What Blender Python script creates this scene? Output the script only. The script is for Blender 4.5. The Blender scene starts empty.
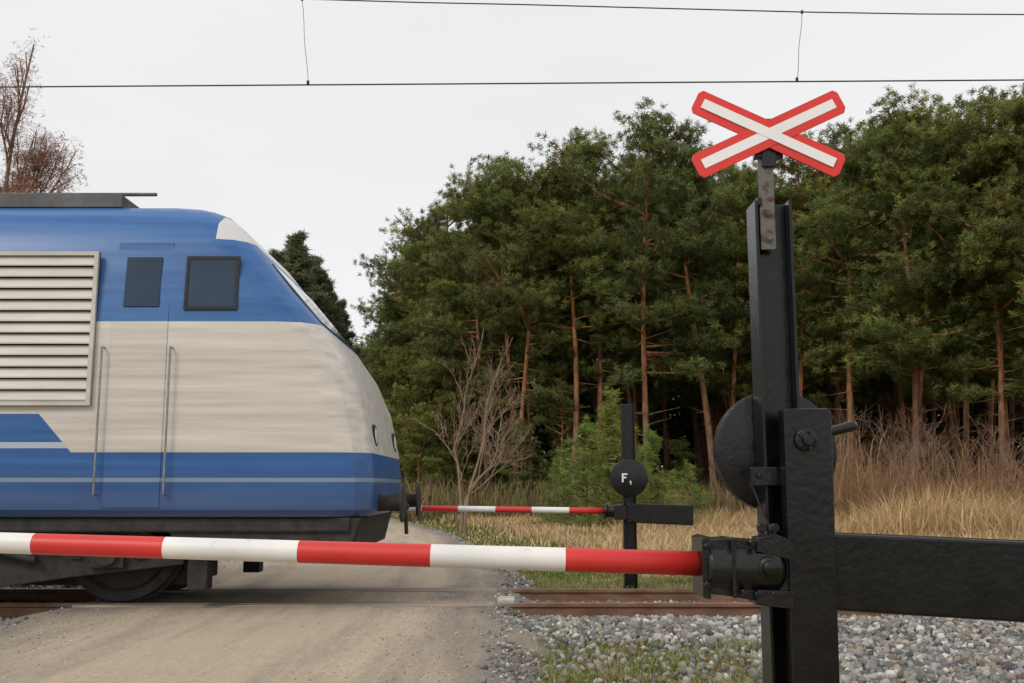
import bpy, math, random
import numpy as np
from mathutils import Vector, Matrix
random.seed(3); rng=np.random.default_rng(5)
scn=bpy.context.scene
COL=scn.collection
try:
    scn.view_settings.view_transform='Standard'; scn.view_settings.look='None'; scn.view_settings.exposure=0
except Exception: pass

# ---------------------------------------------------------------- camera
EYE=1.22; PITCH=math.radians(8.32); F=995.55
cam=bpy.data.cameras.new("camera"); cam.lens=35; cam.sensor_width=36; cam.clip_end=3000; cam.clip_start=0.05
co=bpy.data.objects.new("camera",cam); COL.objects.link(co)
co.location=(0,0,EYE); co.rotation_euler=(math.pi/2+PITCH,0,0); scn.camera=co
def P(px,py,Y):
    u=(px-512)/F; v=(341.5-py)/F
    dy=math.cos(PITCH)-v*math.sin(PITCH); dz=math.sin(PITCH)+v*math.cos(PITCH)
    t=Y/dy
    return Vector((u*t,Y,EYE+dz*t))
GZ=-0.17

# ---------------------------------------------------------------- materials
def newmat(name):
    m=bpy.data.materials.new(name); m.use_nodes=True
    nt=m.node_tree; b=nt.nodes["Principled BSDF"]
    return m,nt,b
def N(nt,t,**kw):
    n=nt.nodes.new(t)
    for k,v in kw.items():
        if k in n.inputs: n.inputs[k].default_value=v
        else: setattr(n,k,v)
    return n
def L(nt,a,b): nt.links.new(a,b)
def ramp(nt,fac,stops):
    r=nt.nodes.new("ShaderNodeValToRGB"); e=r.color_ramp.elements
    while len(e)<len(stops): e.new(0.5)
    for i,(p,c) in enumerate(stops):
        e[i].position=p; e[i].color=(c[0],c[1],c[2],1)
    L(nt,fac,r.inputs[0]); return r
def mixc(nt,fac,a,b,mode='MIX'):
    m=nt.nodes.new("ShaderNodeMix"); m.data_type='RGBA'; m.blend_type=mode
    if hasattr(fac,'links'): L(nt,fac,m.inputs[0])
    else: m.inputs[0].default_value=fac
    for s,x in ((6,a),(7,b)):
        if hasattr(x,'links'): L(nt,x,m.inputs[s])
        else: m.inputs[s].default_value=(x[0],x[1],x[2],1)
    return m.outputs[2]
def noisemat(name,c1,c2,scale=8,rough=0.6,bump=0.0,bscale=40,stretch=(1,1,1),metal=0,lo=.35,hi=.65,spec=.5,bdist=.01):
    m,nt,b=newmat(name)
    tc=N(nt,"ShaderNodeTexCoord"); mp=N(nt,"ShaderNodeMapping"); mp.inputs['Scale'].default_value=stretch
    L(nt,tc.outputs['Object'],mp.inputs[0])
    n=N(nt,"ShaderNodeTexNoise",Scale=scale,Detail=6,Roughness=.6); L(nt,mp.outputs[0],n.inputs['Vector'])
    r=ramp(nt,n.outputs[0],[(lo,c1),(hi,c2)]); L(nt,r.outputs[0],b.inputs['Base Color'])
    b.inputs['Roughness'].default_value=rough; b.inputs['Metallic'].default_value=metal
    b.inputs['Specular IOR Level'].default_value=spec
    if bump>0:
        n2=N(nt,"ShaderNodeTexNoise",Scale=bscale,Detail=4); L(nt,tc.outputs['Object'],n2.inputs['Vector'])
        bp=N(nt,"ShaderNodeBump",Strength=bump,Distance=bdist); L(nt,n2.outputs[0],bp.inputs['Height']); L(nt,bp.outputs[0],b.inputs['Normal'])
    return m
M_TAR=noisemat("black_tar_paint",(.002,.002,.0025),(.007,.007,.008),7,.24,.42,34,bdist=.004,spec=.42)
M_TAR2=noisemat("black_cast_iron",(.003,.003,.0035),(.010,.0095,.0095),22,.26,.45,55,bdist=.004,spec=.45)
M_RUSTBAR=noisemat("rusted_grey_paint",(.13,.125,.12),(.09,.03,.015),16,.7,.4,60,lo=.5,hi=.62)
def rail_mat():
    m=noisemat("rail_rust",(.12,.055,.03),(.21,.115,.07),10,.75,.3,60,stretch=(.3,1,1)); nt=m.node_tree; b=nt.nodes["Principled BSDF"]
    src=b.inputs['Base Color'].links[0].from_socket
    tc=N(nt,"ShaderNodeTexCoord"); sx=N(nt,"ShaderNodeSeparateXYZ"); L(nt,tc.outputs['Object'],sx.inputs[0])
    a=N(nt,"ShaderNodeMath",operation='ADD'); L(nt,sx.outputs[0],a.inputs[0]); a.inputs[1].default_value=2.35
    ab=N(nt,"ShaderNodeMath",operation='ABSOLUTE'); L(nt,a.outputs[0],ab.inputs[0])
    mr=N(nt,"ShaderNodeMapRange"); L(nt,ab.outputs[0],mr.inputs[0]); mr.inputs[1].default_value=2.5; mr.inputs[2].default_value=2.2
    L(nt,mixc(nt,mr.outputs[0],src,(.26,.21,.16)),b.inputs['Base Color']); return m
M_RAIL=rail_mat()
M_RAILTOP=noisemat("rail_polished_top",(.16,.11,.085),(.26,.2,.16),6,.4,.0,10,metal=.3)
M_CONC=noisemat("concrete",(.30,.28,.25),(.5,.48,.44),9,.85,.3,60)
M_WHITE=noisemat("white_enamel",(.80,.80,.79),(.88,.88,.87),3,.4,.05,30)
M_RED=noisemat("red_enamel",(.66,.030,.022),(.74,.042,.03),3,.38,.05,30)
def wearpaint(name,c,dirt):
    m,nt,b=newmat(name)
    tc=N(nt,"ShaderNodeTexCoord")
    n=N(nt,"ShaderNodeTexNoise",Scale=24,Detail=8,Roughness=.75); L(nt,tc.outputs['Object'],n.inputs['Vector'])
    n2=N(nt,"ShaderNodeTexNoise",Scale=2.5,Detail=4); L(nt,tc.outputs['Object'],n2.inputs['Vector'])
    r=ramp(nt,n.outputs[0],[(.58,(0,0,0)),(.70,(.8,)*3)])
    r2=ramp(nt,n2.outputs[0],[(.35,c),(.7,tuple(x*.82 for x in c))])
    L(nt,mixc(nt,r.outputs[0],r2.outputs[0],dirt),b.inputs['Base Color'])
    b.inputs['Roughness'].default_value=.45
    return m
M_BW=wearpaint("boom_white_paint",(.80,.78,.74),(.50,.46,.40))
M_BR=wearpaint("boom_red_paint",(.64,.03,.025),(.36,.03,.03))
M_GLASS=noisemat("dark_glass",(.012,.03,.06),(.02,.045,.085),2,.06)
M_DARK=noisemat("bogie_grime",(.014,.012,.011),(.038,.032,.028),9,.75,.3,40)
M_GREYROOF=noisemat("roof_grey",(.08,.08,.08),(.14,.14,.135),4,.7)
M_STEEL=noisemat("bare_steel",(.25,.24,.23),(.36,.35,.34),12,.4,metal=.8)
M_RUBBER=noisemat("black_rubber",(.01,.01,.01),(.02,.02,.02),10,.7)
M_WIRE=noisemat("overhead_copper_wire",(.02,.02,.022),(.04,.038,.036),3,.5)
M_LAMP=noisemat("lamp_lens",(.6,.6,.56),(.7,.7,.66),3,.15)
M_CREAM=noisemat("louvre_cream",(.48,.45,.40),(.60,.57,.52),5,.5,stretch=(.2,1,1))

def loco_mat():
    m,nt,b=newmat("locomotive_livery")
    tc=N(nt,"ShaderNodeTexCoord"); sx=N(nt,"ShaderNodeSeparateXYZ"); L(nt,tc.outputs['Object'],sx.inputs[0])
    mp=N(nt,"ShaderNodeMapping"); mp.inputs['Scale'].default_value=(.06,1,1.6); L(nt,tc.outputs['Object'],mp.inputs[0])
    n=N(nt,"ShaderNodeTexNoise",Scale=7,Detail=7,Roughness=.6); L(nt,mp.outputs[0],n.inputs['Vector'])
    def band(lo,hi,out):
        a=N(nt,"ShaderNodeMath",operation='GREATER_THAN'); L(nt,out,a.inputs[0]); a.inputs[1].default_value=lo
        c=N(nt,"ShaderNodeMath",operation='LESS_THAN'); L(nt,out,c.inputs[0]); c.inputs[1].default_value=hi
        d=N(nt,"ShaderNodeMath",operation='MULTIPLY'); L(nt,a.outputs[0],d.inputs[0]); L(nt,c.outputs[0],d.inputs[1]); return d.outputs[0]
    def mul(p,q):
        d=N(nt,"ShaderNodeMath",operation='MULTIPLY'); L(nt,p,d.inputs[0]); L(nt,q,d.inputs[1]); return d.outputs[0]
    Z=sx.outputs[2]; X=sx.outputs[0]
    white=ramp(nt,n.outputs[0],[(.3,(.46,.42,.365)),(.7,(.67,.63,.57))]).outputs[0]
    blueU=ramp(nt,n.outputs[0],[(.3,(.015,.085,.27)),(.7,(.038,.155,.39))]).outputs[0]
    blueD=ramp(nt,n.outputs[0],[(.3,(.012,.07,.24)),(.7,(.03,.13,.35))]).outputs[0]
    c=mixc(nt,band(2.87,9,Z),white,blueU)
    c=mixc(nt,band(0,1.56,Z),c,blueD)
    sl=N(nt,"ShaderNodeMath",operation='MULTIPLY_ADD'); L(nt,Z,sl.inputs[0]); sl.inputs[1].default_value=.9; L(nt,X,sl.inputs[2])
    c=mixc(nt,mul(band(1.55,1.94,Z),band(-16.0,-2.95,sl.outputs[0])),c,blueD)
    c=mixc(nt,mul(band(1.60,1.66,Z),band(-16.0,-2.95,sl.outputs[0])),c,(.42,.46,.50))
    c=mixc(nt,band(1.27,1.31,Z),c,(.22,.29,.38))
    c=mixc(nt,band(3.75,4.06,Z),c,mixc(nt,band(-3.05,5,X),blueU,(.62,.61,.59)))
    c=mixc(nt,band(4.2,9,Z),c,(.10,.12,.15))
    g=N(nt,"ShaderNodeMapRange"); L(nt,Z,g.inputs[0]); g.inputs[1].default_value=1.45; g.inputs[2].default_value=.9; g.inputs[3].default_value=0; g.inputs[4].default_value=1.0
    c=mixc(nt,mul(g.outputs[0],n.outputs[0]),c,(.07,.055,.045))
    L(nt,c,b.inputs['Base Color']); b.inputs['Roughness'].default_value=.36
    return m
M_LOCO=loco_mat()

def attr_mat(name,rough=.7,objvar=0,spec=.2,transl=0,bump=0):
    m,nt,b=newmat(name)
    a=N(nt,"ShaderNodeAttribute"); a.attribute_name="Col"
    c=a.outputs['Color']
    if objvar:
        oi=N(nt,"ShaderNodeObjectInfo")
        r=ramp(nt,oi.outputs['Random'],[(0,(.78,.82,.82)),(.35,(1.10,.98,.8)),(.7,(.90,1.0,.85)),(1,(1.22,1.12,.9))])
        c=mixc(nt,1.0,c,r.outputs[0],'MULTIPLY')
    L(nt,c,b.inputs['Base Color']); b.inputs['Roughness'].default_value=rough; b.inputs['Specular IOR Level'].default_value=spec
    if transl:
        t=N(nt,"ShaderNodeBsdfTranslucent"); L(nt,c,t.inputs[0])
        ms=N(nt,"ShaderNodeMixShader"); ms.inputs[0].default_value=transl
        L(nt,b.outputs[0],ms.inputs[1]); L(nt,t.outputs[0],ms.inputs[2]); L(nt,ms.outputs[0],nt.nodes['Material Output'].inputs[0])
    return m
M_NEEDLE=attr_mat("pine_needles",.55,1,.3,.35)
M_GRASS=attr_mat("grass_blades",.7,0,.15,.3)
M_STONE=attr_mat("ballast_stones",.85)
M_BUD=attr_mat("buds",.8)

def bark_mat():
    m,nt,b=newmat("pine_bark")
    tc=N(nt,"ShaderNodeTexCoord"); sx=N(nt,"ShaderNodeSeparateXYZ"); L(nt,tc.outputs['Object'],sx.inputs[0])
    mp=N(nt,"ShaderNodeMapping"); mp.inputs['Scale'].default_value=(1,1,.3); L(nt,tc.outputs['Object'],mp.inputs[0])
    n=N(nt,"ShaderNodeTexNoise",Scale=7,Detail=5); L(nt,mp.outputs[0],n.inputs['Vector'])
    lo=ramp(nt,n.outputs[0],[(.35,(.05,.036,.028)),(.65,(.17,.11,.075))]).outputs[0]
    hi=ramp(nt,n.outputs[0],[(.35,(.22,.085,.035)),(.65,(.48,.22,.09))]).outputs[0]
    mr=N(nt,"ShaderNodeMapRange"); L(nt,sx.outputs[2],mr.inputs[0]); mr.inputs[1].default_value=1.5; mr.inputs[2].default_value=8
    L(nt,mixc(nt,mr.outputs[0],lo,hi),b.inputs['Base Color']); b.inputs['Roughness'].default_value=.9
    return m
M_BARK=bark_mat()
M_BARE=noisemat("bare_bark",(.17,.11,.075),(.32,.22,.15),4,.9)
M_BARE2=noisemat("red_twig_bark",(.17,.10,.07),(.30,.18,.12),4,.9)

def ground_mat():
    m,nt,b=newmat("ground_soil_grass")
    tc=N(nt,"ShaderNodeTexCoord")
    n1=N(nt,"ShaderNodeTexNoise",Scale=.35,Detail=6,Roughness=.6); L(nt,tc.outputs['Object'],n1.inputs['Vector'])
    n2=N(nt,"ShaderNodeTexNoise",Scale=14,Detail=8,Roughness=.7); L(nt,tc.outputs['Object'],n2.inputs['Vector'])
    dry=ramp(nt,n2.outputs[0],[(.3,(.15,.105,.055)),(.7,(.38,.28,.16))]).outputs[0]
    gr=ramp(nt,n2.outputs[0],[(.3,(.06,.075,.02)),(.7,(.17,.19,.06))]).outputs[0]
    c=mixc(nt,ramp(nt,n1.outputs[0],[(.5,(0,0,0)),(.62,(1,1,1))]).outputs[0],dry,gr)
    L(nt,c,b.inputs['Base Color']); b.inputs['Roughness'].default_value=.95
    bp=N(nt,"ShaderNodeBump",Strength=.6,Distance=.05); L(nt,n2.outputs[0],bp.inputs['Height']); L(nt,bp.outputs[0],b.inputs['Normal'])
    return m
def road_mat():
    m,nt,b=newmat("dusty_road")
    tc=N(nt,"ShaderNodeTexCoord"); sx=N(nt,"ShaderNodeSeparateXYZ"); L(nt,tc.outputs['Object'],sx.inputs[0])
    uv=N(nt,"ShaderNodeUVMap"); su=N(nt,"ShaderNodeSeparateXYZ"); L(nt,uv.outputs[0],su.inputs[0])
    mp=N(nt,"ShaderNodeMapping"); mp.inputs['Scale'].default_value=(1.5,.14,1); L(nt,uv.outputs[0],mp.inputs[0])
    n1=N(nt,"ShaderNodeTexNoise",Scale=1.8,Detail=9,Roughness=.7); L(nt,mp.outputs[0],n1.inputs['Vector'])
    n2=N(nt,"ShaderNodeTexNoise",Scale=26,Detail=9,Roughness=.8); L(nt,tc.outputs['Object'],n2.inputs['Vector'])
    n3=N(nt,"ShaderNodeTexVoronoi",Scale=70); L(nt,tc.outputs['Object'],n3.inputs['Vector'])
    n4=N(nt,"ShaderNodeTexNoise",Scale=1.4,Detail=8,Roughness=.75); L(nt,tc.outputs['Object'],n4.inputs['Vector'])
    sand=ramp(nt,n2.outputs[0],[(.25,(.37,.295,.215)),(.75,(.63,.52,.395))]).outputs[0]
    asph=ramp(nt,n2.outputs[0],[(.25,(.14,.122,.105)),(.75,(.31,.275,.235))]).outputs[0]
    a=N(nt,"ShaderNodeMath",operation='SUBTRACT'); L(nt,su.outputs[0],a.inputs[0]); a.inputs[1].default_value=2.2
    ab=N(nt,"ShaderNodeMath",operation='ABSOLUTE'); L(nt,a.outputs[0],ab.inputs[0])
    mr=N(nt,"ShaderNodeMapRange"); mr.interpolation_type='SMOOTHSTEP'; L(nt,ab.outputs[0],mr.inputs[0]); mr.inputs[1].default_value=.9; mr.inputs[2].default_value=2.3; mr.inputs[3].default_value=-.10; mr.inputs[4].default_value=.30
    wt=N(nt,"ShaderNodeMath",operation='SUBTRACT'); L(nt,ab.outputs[0],wt.inputs[0]); wt.inputs[1].default_value=.85
    wa=N(nt,"ShaderNodeMath",operation='ABSOLUTE'); L(nt,wt.outputs[0],wa.inputs[0])
    wm=N(nt,"ShaderNodeMapRange"); wm.interpolation_type='SMOOTHSTEP'; L(nt,wa.outputs[0],wm.inputs[0]); wm.inputs[1].default_value=.45; wm.inputs[2].default_value=.0; wm.inputs[3].default_value=0; wm.inputs[4].default_value=.11
    ad=N(nt,"ShaderNodeMath",operation='ADD'); L(nt,mr.outputs[0],ad.inputs[0]); L(nt,n1.outputs[0],ad.inputs[1])
    ad1=N(nt,"ShaderNodeMath",operation='ADD'); L(nt,ad.outputs[0],ad1.inputs[0]); L(nt,wm.outputs[0],ad1.inputs[1])
    yy=N(nt,"ShaderNodeMath",operation='SUBTRACT'); L(nt,sx.outputs[1],yy.inputs[0]); yy.inputs[1].default_value=11.2
    ya=N(nt,"ShaderNodeMath",operation='ABSOLUTE'); L(nt,yy.outputs[0],ya.inputs[0])
    ym=N(nt,"ShaderNodeMapRange"); L(nt,ya.outputs[0],ym.inputs[0]); ym.inputs[1].default_value=1.6; ym.inputs[2].default_value=.8; ym.inputs[3].default_value=0; ym.inputs[4].default_value=.10
    ad2=N(nt,"ShaderNodeMath",operation='ADD'); L(nt,ad1.outputs[0],ad2.inputs[0]); L(nt,ym.outputs[0],ad2.inputs[1])
    f=ramp(nt,ad2.outputs[0],[(.42,(0,0,0)),(.84,(1,1,1))]).outputs[0]
    c=mixc(nt,f,sand,asph)
    sp=ramp(nt,n3.outputs['Distance'],[(.0,(1.22,1.21,1.18)),(.22,(1,1,1)),(.6,(.84,.84,.84))]).outputs[0]
    c=mixc(nt,.7,c,sp,'MULTIPLY')
    c=mixc(nt,.6,c,ramp(nt,n4.outputs[0],[(.3,(.84,.83,.82)),(.65,(1.03,1.02,1.01))]).outputs[0],'MULTIPLY')
    L(nt,c,b.inputs['Base Color']); b.inputs['Roughness'].default_value=.93; b.inputs['Specular IOR Level'].default_value=.2
    bp=N(nt,"ShaderNodeBump",Strength=.5,Distance=.018); L(nt,n2.outputs[0],bp.inputs['Height']); L(nt,bp.outputs[0],b.inputs['Normal'])
    return m
M_GROUND=ground_mat(); M_ROAD=road_mat()

# ---------------------------------------------------------------- mesh helpers
def link(o,parent=None):
    COL.objects.link(o)
    if parent is not None: o.parent=parent
    return o
def mk(name,v,f,mats,parent=None,smooth=False,mi=None,loc=None,bevel=0,seg=2):
    me=bpy.data.meshes.new(name); me.from_pydata([tuple(x) for x in v],[],[tuple(x) for x in f]); me.update()
    if not isinstance(mats,(list,tuple)): mats=[mats]
    for m in mats: me.materials.append(m)
    if mi is not None: me.polygons.foreach_set('material_index',list(mi))
    if smooth: me.polygons.foreach_set('use_smooth',[True]*len(me.polygons))
    o=bpy.data.objects.new(name,me); link(o,parent)
    if loc is not None: o.location=loc
    if bevel>0:
        b=o.modifiers.new("bevel",'BEVEL'); b.width=bevel; b.segments=seg; b.limit_method='ANGLE'; b.angle_limit=math.radians(35)
    return o
def npmesh(name,V,Fc,mat,parent=None,col=None,smooth=False,mats=None,mi=None):
    V=np.asarray(V,dtype=np.float32); Fc=np.asarray(Fc,dtype=np.int32)
    me=bpy.data.meshes.new(name); k=Fc.shape[1]; n=len(Fc)
    me.vertices.add(len(V)); me.vertices.foreach_set('co',V.ravel())
    me.loops.add(n*k); me.loops.foreach_set('vertex_index',Fc.ravel())
    me.polygons.add(n); me.polygons.foreach_set('loop_start',np.arange(0,n*k,k,dtype=np.int32))
    me.polygons.foreach_set('loop_total',np.full(n,k,dtype=np.int32))
    for m in (mats or [mat]): me.materials.append(m)
    if mi is not None: me.polygons.foreach_set('material_index',np.asarray(mi,dtype=np.int32))
    if smooth: me.polygons.foreach_set('use_smooth',np.ones(n,dtype=bool))
    me.update(calc_edges=True)
    if col is not None:
        a=me.color_attributes.new("Col",'FLOAT_COLOR','POINT')
        c=np.ones((len(V),4),dtype=np.float32); c[:,:3]=col; a.data.foreach_set('color',c.ravel())
    me.validate()
    o=bpy.data.objects.new(name,me); link(o,parent); return o
def empty(name,loc=(0,0,0),label=None,cat=None,group=None):
    o=bpy.data.objects.new(name,None); o.empty_display_size=.2; o.location=loc; link(o)
    if label: o["label"]=label
    if cat: o["category"]=cat
    if group: o["group"]=group
    return o
class G:
    """geometry gatherer: several shaped primitives in one part mesh"""
    def __init__(s): s.v=[]; s.f=[]; s.m=[]
    def add(s,v,f,m=0):
        o=len(s.v); s.v+= [Vector(x) for x in v]; s.f+=[tuple(i+o for i in q) for q in f]; s.m+=[m]*len(f)
    def box(s,a,b,m=0,M=None):
        x0,y0,z0=a; x1,y1,z1=b
        v=[Vector(p) for p in ((x0,y0,z0),(x1,y0,z0),(x1,y1,z0),(x0,y1,z0),(x0,y0,z1),(x1,y0,z1),(x1,y1,z1),(x0,y1,z1))]
        if M: v=[M@p for p in v]
        s.add(v,[(0,3,2,1),(4,5,6,7),(0,1,5,4),(1,2,6,5),(2,3,7,6),(3,0,4,7)],m)
    def tube(s,a,b,r0,r1=None,n=16,m=0,cap=True,ph=0):
        a=Vector(a); b=Vector(b); r1=r0 if r1 is None else r1
        d=(b-a).normalized(); u=d.orthogonal().normalized(); w=d.cross(u)
        v=[]
        for p,r in ((a,r0),(b,r1)):
            for i in range(n):
                t=2*math.pi*i/n+ph; v.append(p+(u*math.cos(t)+w*math.sin(t))*r)
        f=[(i,(i+1)%n,n+(i+1)%n,n+i) for i in range(n)]
        if cap: f+=[tuple(range(n-1,-1,-1)),tuple(range(n,2*n))]
        s.add(v,f,m)
    def lathe(s,c,axis,prof,n=40,m=0):
        c=Vector(c); d=Vector(axis).normalized(); u=d.orthogonal().normalized(); w=d.cross(u); v=[]
        for (h,r) in prof:
            for i in range(n):
                t=2*math.pi*i/n; v.append(c+d*h+(u*math.cos(t)+w*math.sin(t))*r)
        f=[]
        for k in range(len(prof)-1):
            f+=[(k*n+i,k*n+(i+1)%n,(k+1)*n+(i+1)%n,(k+1)*n+i) for i in range(n)]
        f+=[tuple(range(n-1,-1,-1)),tuple(range((len(prof)-1)*n,len(prof)*n))]
        s.add(v,f,m)
    def prism(s,poly,y0,y1,m=0,M=None):
        n=len(poly); v=[Vector((x,y0,z)) for x,z in poly]+[Vector((x,y1,z)) for x,z in poly]
        if M: v=[M@p for p in v]
        s.add(v,[tuple(range(n)),tuple(range(2*n-1,n-1,-1))]+[(i,n+i,n+(i+1)%n,(i+1)%n) for i in range(n)],m)
    def obj(s,name,mats,parent=None,smooth=False,bevel=0,loc=None,seg=2):
        org=Vector(loc) if loc is not None else Vector((0,0,0))
        o=mk(name,[v-org for v in s.v],s.f,mats,parent,False,s.m,None,bevel,seg)
        o.location=org
        if parent is not None:
            o.location=org-WORLD[parent.name]
        WORLD[o.name]=org
        import bmesh
        bm=bmesh.new(); bm.from_mesh(o.data); bmesh.ops.recalc_face_normals(bm,faces=bm.faces); bm.to_mesh(o.data); bm.free()
        if smooth:
            o.data.polygons.foreach_set('use_smooth',[True]*len(o.data.polygons))
            try: o.data.set_sharp_from_angle(angle=math.radians(38))
            except Exception: pass
        return o
WORLD={}
def root(name,loc,label,cat,group=None):
    o=empty(name,loc,label,cat,group); WORLD[o.name]=Vector(loc); return o

# ---------------------------------------------------------------- setting
o=mk("ground",[(-900,-300,GZ),(900,-300,GZ),(900,1500,GZ),(-900,1500,GZ)],[(0,1,2,3)],M_GROUND); o["kind"]="structure"
yk=[-12,6,8,10,14,21,28,43,60,90,140]; xk=[.05,-.06,-.10,-.12,-.02,-.8,-1.9,-5.4,-12.5,-32,-80]
def xr(y): return float(np.interp(y,yk,xk))
def xrs(y): return float(np.mean([xr(y+d) for d in (-3,-2,-1,0,1,2,3)]))
ys=list(np.arange(-12,90,.5)); v=[];f=[];uvs=[]
prof=[(-.40,-.166),(-.10,-.03),(.0,0),(.5,.006),(2.2,.02),(3.9,.006),(4.4,0),(4.55,-.03),(5.0,-.166)]
for i,y in enumerate(ys):
    r=xrs(y); jl=.10*math.sin(y*1.7)+.07*math.sin(y*4.1+1); jr=.06*math.sin(y*2.3)+.05*math.sin(y*5.3)
    wid=np.interp(y,[13,20,40],[0,.9,1.2])
    for k,(d,z) in enumerate(prof):
        j=jr if k<3 else ((jl-wid) if k>5 else (-wid*.9 if k==5 else 0))
        x=r-d+j
        v.append((x,y,z)); uvs.append((d,y))
n=len(prof)
for i in range(len(ys)-1):
    for k in range(n-1): f.append((i*n+k,(i+1)*n+k,(i+1)*n+k+1,i*n+k+1))
road=mk("road",v,f,M_ROAD,smooth=True); road["kind"]="structure"
ul=road.data.uv_layers.new(name="UVMap")
for lp in road.data.loops: ul.data[lp.index].uv=uvs[lp.vertex_index]

bed=noisemat("ballast_bed_dust",(.08,.07,.06),(.19,.175,.155),30,.95,.8,80,bdist=.03)
bv=[];bf=[]
for x0,x1 in ((.2,60),(-60,-4.8)):
    o0=len(bv); bv+=[(x0,8.3,GZ+.004),(x1,8.3,GZ+.004),(x1,13.4,GZ+.004),(x0,13.4,GZ+.004)]; bf.append((o0,o0+1,o0+2,o0+3))
o=mk("ballast_bed",bv,bf,bed); o["kind"]="structure"

# ballast stones
ph=(1+5**.5)/2
ico=np.array([(-1,ph,0),(1,ph,0),(-1,-ph,0),(1,-ph,0),(0,-1,ph),(0,1,ph),(0,-1,-ph),(0,1,-ph),(ph,0,-1),(ph,0,1),(-ph,0,-1),(-ph,0,1)],dtype=float)/math.sqrt(1+ph*ph)
icf=np.array([(0,11,5),(0,5,1),(0,1,7),(0,7,10),(0,10,11),(1,5,9),(5,11,4),(11,10,2),(10,7,6),(7,1,8),(3,9,4),(3,4,2),(3,2,6),(3,6,8),(3,8,9),(4,9,5),(2,4,11),(6,2,10),(8,6,7),(9,8,1)])
def stones(name,pos,size,palette,bright=None):
    n=len(pos)
    base=ico[None]*rng.uniform(.62,1.25,(n,12,1))
    sc=size[:,None,None]*np.stack([rng.uniform(.75,1.35,n),rng.uniform(.75,1.35,n),rng.uniform(.5,.9,n)],1)[:,None,:]
    V=base*sc
    q=rng.normal(size=(n,3,3)); q,_=np.linalg.qr(q*np.array([1,1,1])+np.eye(3)*1.2)
    V=np.einsum('nij,nkj->nki',q,V)+pos[:,None,:]
    Fc=(icf[None]+np.arange(n)[:,None,None]*12).reshape(-1,3)
    c=palette[rng.integers(0,len(palette),n)]*rng.uniform(.45,1.3,(n,1))
    if bright is not None: c=c*bright[:,None]
    C=np.repeat(c[:,None,:],12,1).reshape(-1,3)
    o=npmesh(name,V.reshape(-1,3),Fc,M_STONE,col=C); o["kind"]="stuff"; return o
pal=np.array([(.27,.265,.25),(.19,.19,.19),(.34,.33,.31),(.27,.22,.17),(.15,.155,.16),(.33,.285,.23),(.46,.44,.41)])
def edge_ok(x,y,m=0): return x>np.interp(y,yk,xk)+.12+m
n=15500
x=rng.uniform(-.05,6.2,n); y=rng.uniform(6.9,10.55,n); keep=edge_ok(x,y)
gp=((x<2.2)&(y<9.0)&(x>.0)&(rng.random(n)<.80*np.clip((2.5-x)/.8,0,1)))
keep&=~gp
x=x[keep];y=y[keep]; hump=.05*np.exp(-((y-9.9)/.7)**2)
s1=np.stack([x,y,GZ+hump+rng.uniform(0,.045,len(x))],1); z1=rng.uniform(.015,.048,len(x))
n=9000
x=rng.uniform(-.05,8.5,n); y=rng.uniform(10.5,13.3,n); keep=edge_ok(x,y); x=x[keep];y=y[keep]
s2=np.stack([x,y,GZ+rng.uniform(0,.05,len(x))],1); z2=rng.uniform(.02,.045,len(x))
n=5000
x=-4.75-rng.uniform(0,1,n)**1.5*6; y=rng.uniform(8.6,14,n)
s3=np.stack([x,y,GZ+rng.uniform(0,.05,len(x))],1); z3=rng.uniform(.02,.045,len(x))
n=4200
y=rng.uniform(6,30,n)**1; side=rng.random(n)<.65
x=np.where(side,np.interp(y,yk,xk)+rng.normal(.13,.13,n),np.interp(y,yk,xk)-4.5+rng.normal(-.1,.18,n))
s4=np.stack([x,y,np.where(np.abs(x-np.interp(y,yk,xk)+2.2)<2.25,.003,np.clip(.02-.4*(np.abs(x-np.interp(y,yk,xk)+2.2)-2.2),GZ,0))],1); z4=rng.uniform(.006,.024,n)
stones("ballast_stones",np.concatenate([s1,s2,s3,s4]),np.concatenate([z1,z2,z3,z4]),pal)
n=3400; y=rng.uniform(6.2,12,n); x=np.interp(y,yk,xk)-rng.uniform(.02,4.4,n)
stones("road_grit",np.stack([x,y,np.full(n,.012)],1),rng.uniform(.003,.007,n)*np.where(rng.random(n)<.05,1.8,1),pal*1.3)

# rails
def rail(name,Y):
    g=G(); pr=[(-.065,0),(.065,0),(.065,.012),(.012,.03),(.009,.11),(.034,.122),(.035,.150),(.026,.158),(-.026,.158),(-.035,.150),(-.034,.122),(-.009,.11),(-.012,.03),(-.065,.012)]
    n=len(pr); z0=-.133
    v=[(-70,Y+a,z0+b*1.04) for a,b in pr]+[(90,Y+a,z0+b*1.04) for a,b in pr]
    fs=[tuple(range(n)),tuple(range(2*n-1,n-1,-1))]+[(i,n+i,n+(i+1)%n,(i+1)%n) for i in range(n)]
    g.add(v,fs); g.m[2+7]=1
    r=root(name,(0,Y,GZ),"rusty brown steel rail crossing the road on ballast","rail","railway rails")
    o=g.obj("rail_profile",[M_RAIL,M_RAILTOP],r)
rail("railway_rail",10.62); rail("railway_rail",12.055)
M_TIMB=noisemat("dusty_timber",(.20,.165,.13),(.38,.31,.24),12,.9,.4,50,stretch=(.1,1,1))
for i,(ya,yb) in enumerate(((10.46,10.57),(10.69,10.80),(11.90,12.0),(12.12,12.23))):
    g=G(); g.box((-4.5,ya,-.14),(-.18,yb,.026),0)
    r=root("crossing_edge_beam",(-2.2,ya,GZ),"dusty timber edge beam set along the rail in the road","crossing beam","edge beams along the rails")
    g.obj("beam",M_TIMB,r,bevel=.008)
r=root("concrete_edge_block",P(500,592,10.9),"pale concrete block at the end of the crossing surface","concrete block")
g=G(); g.box((-.16,10.84,GZ),(.03,11.12,.05)); g.obj("block",M_CONC,r,bevel=.02)
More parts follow.
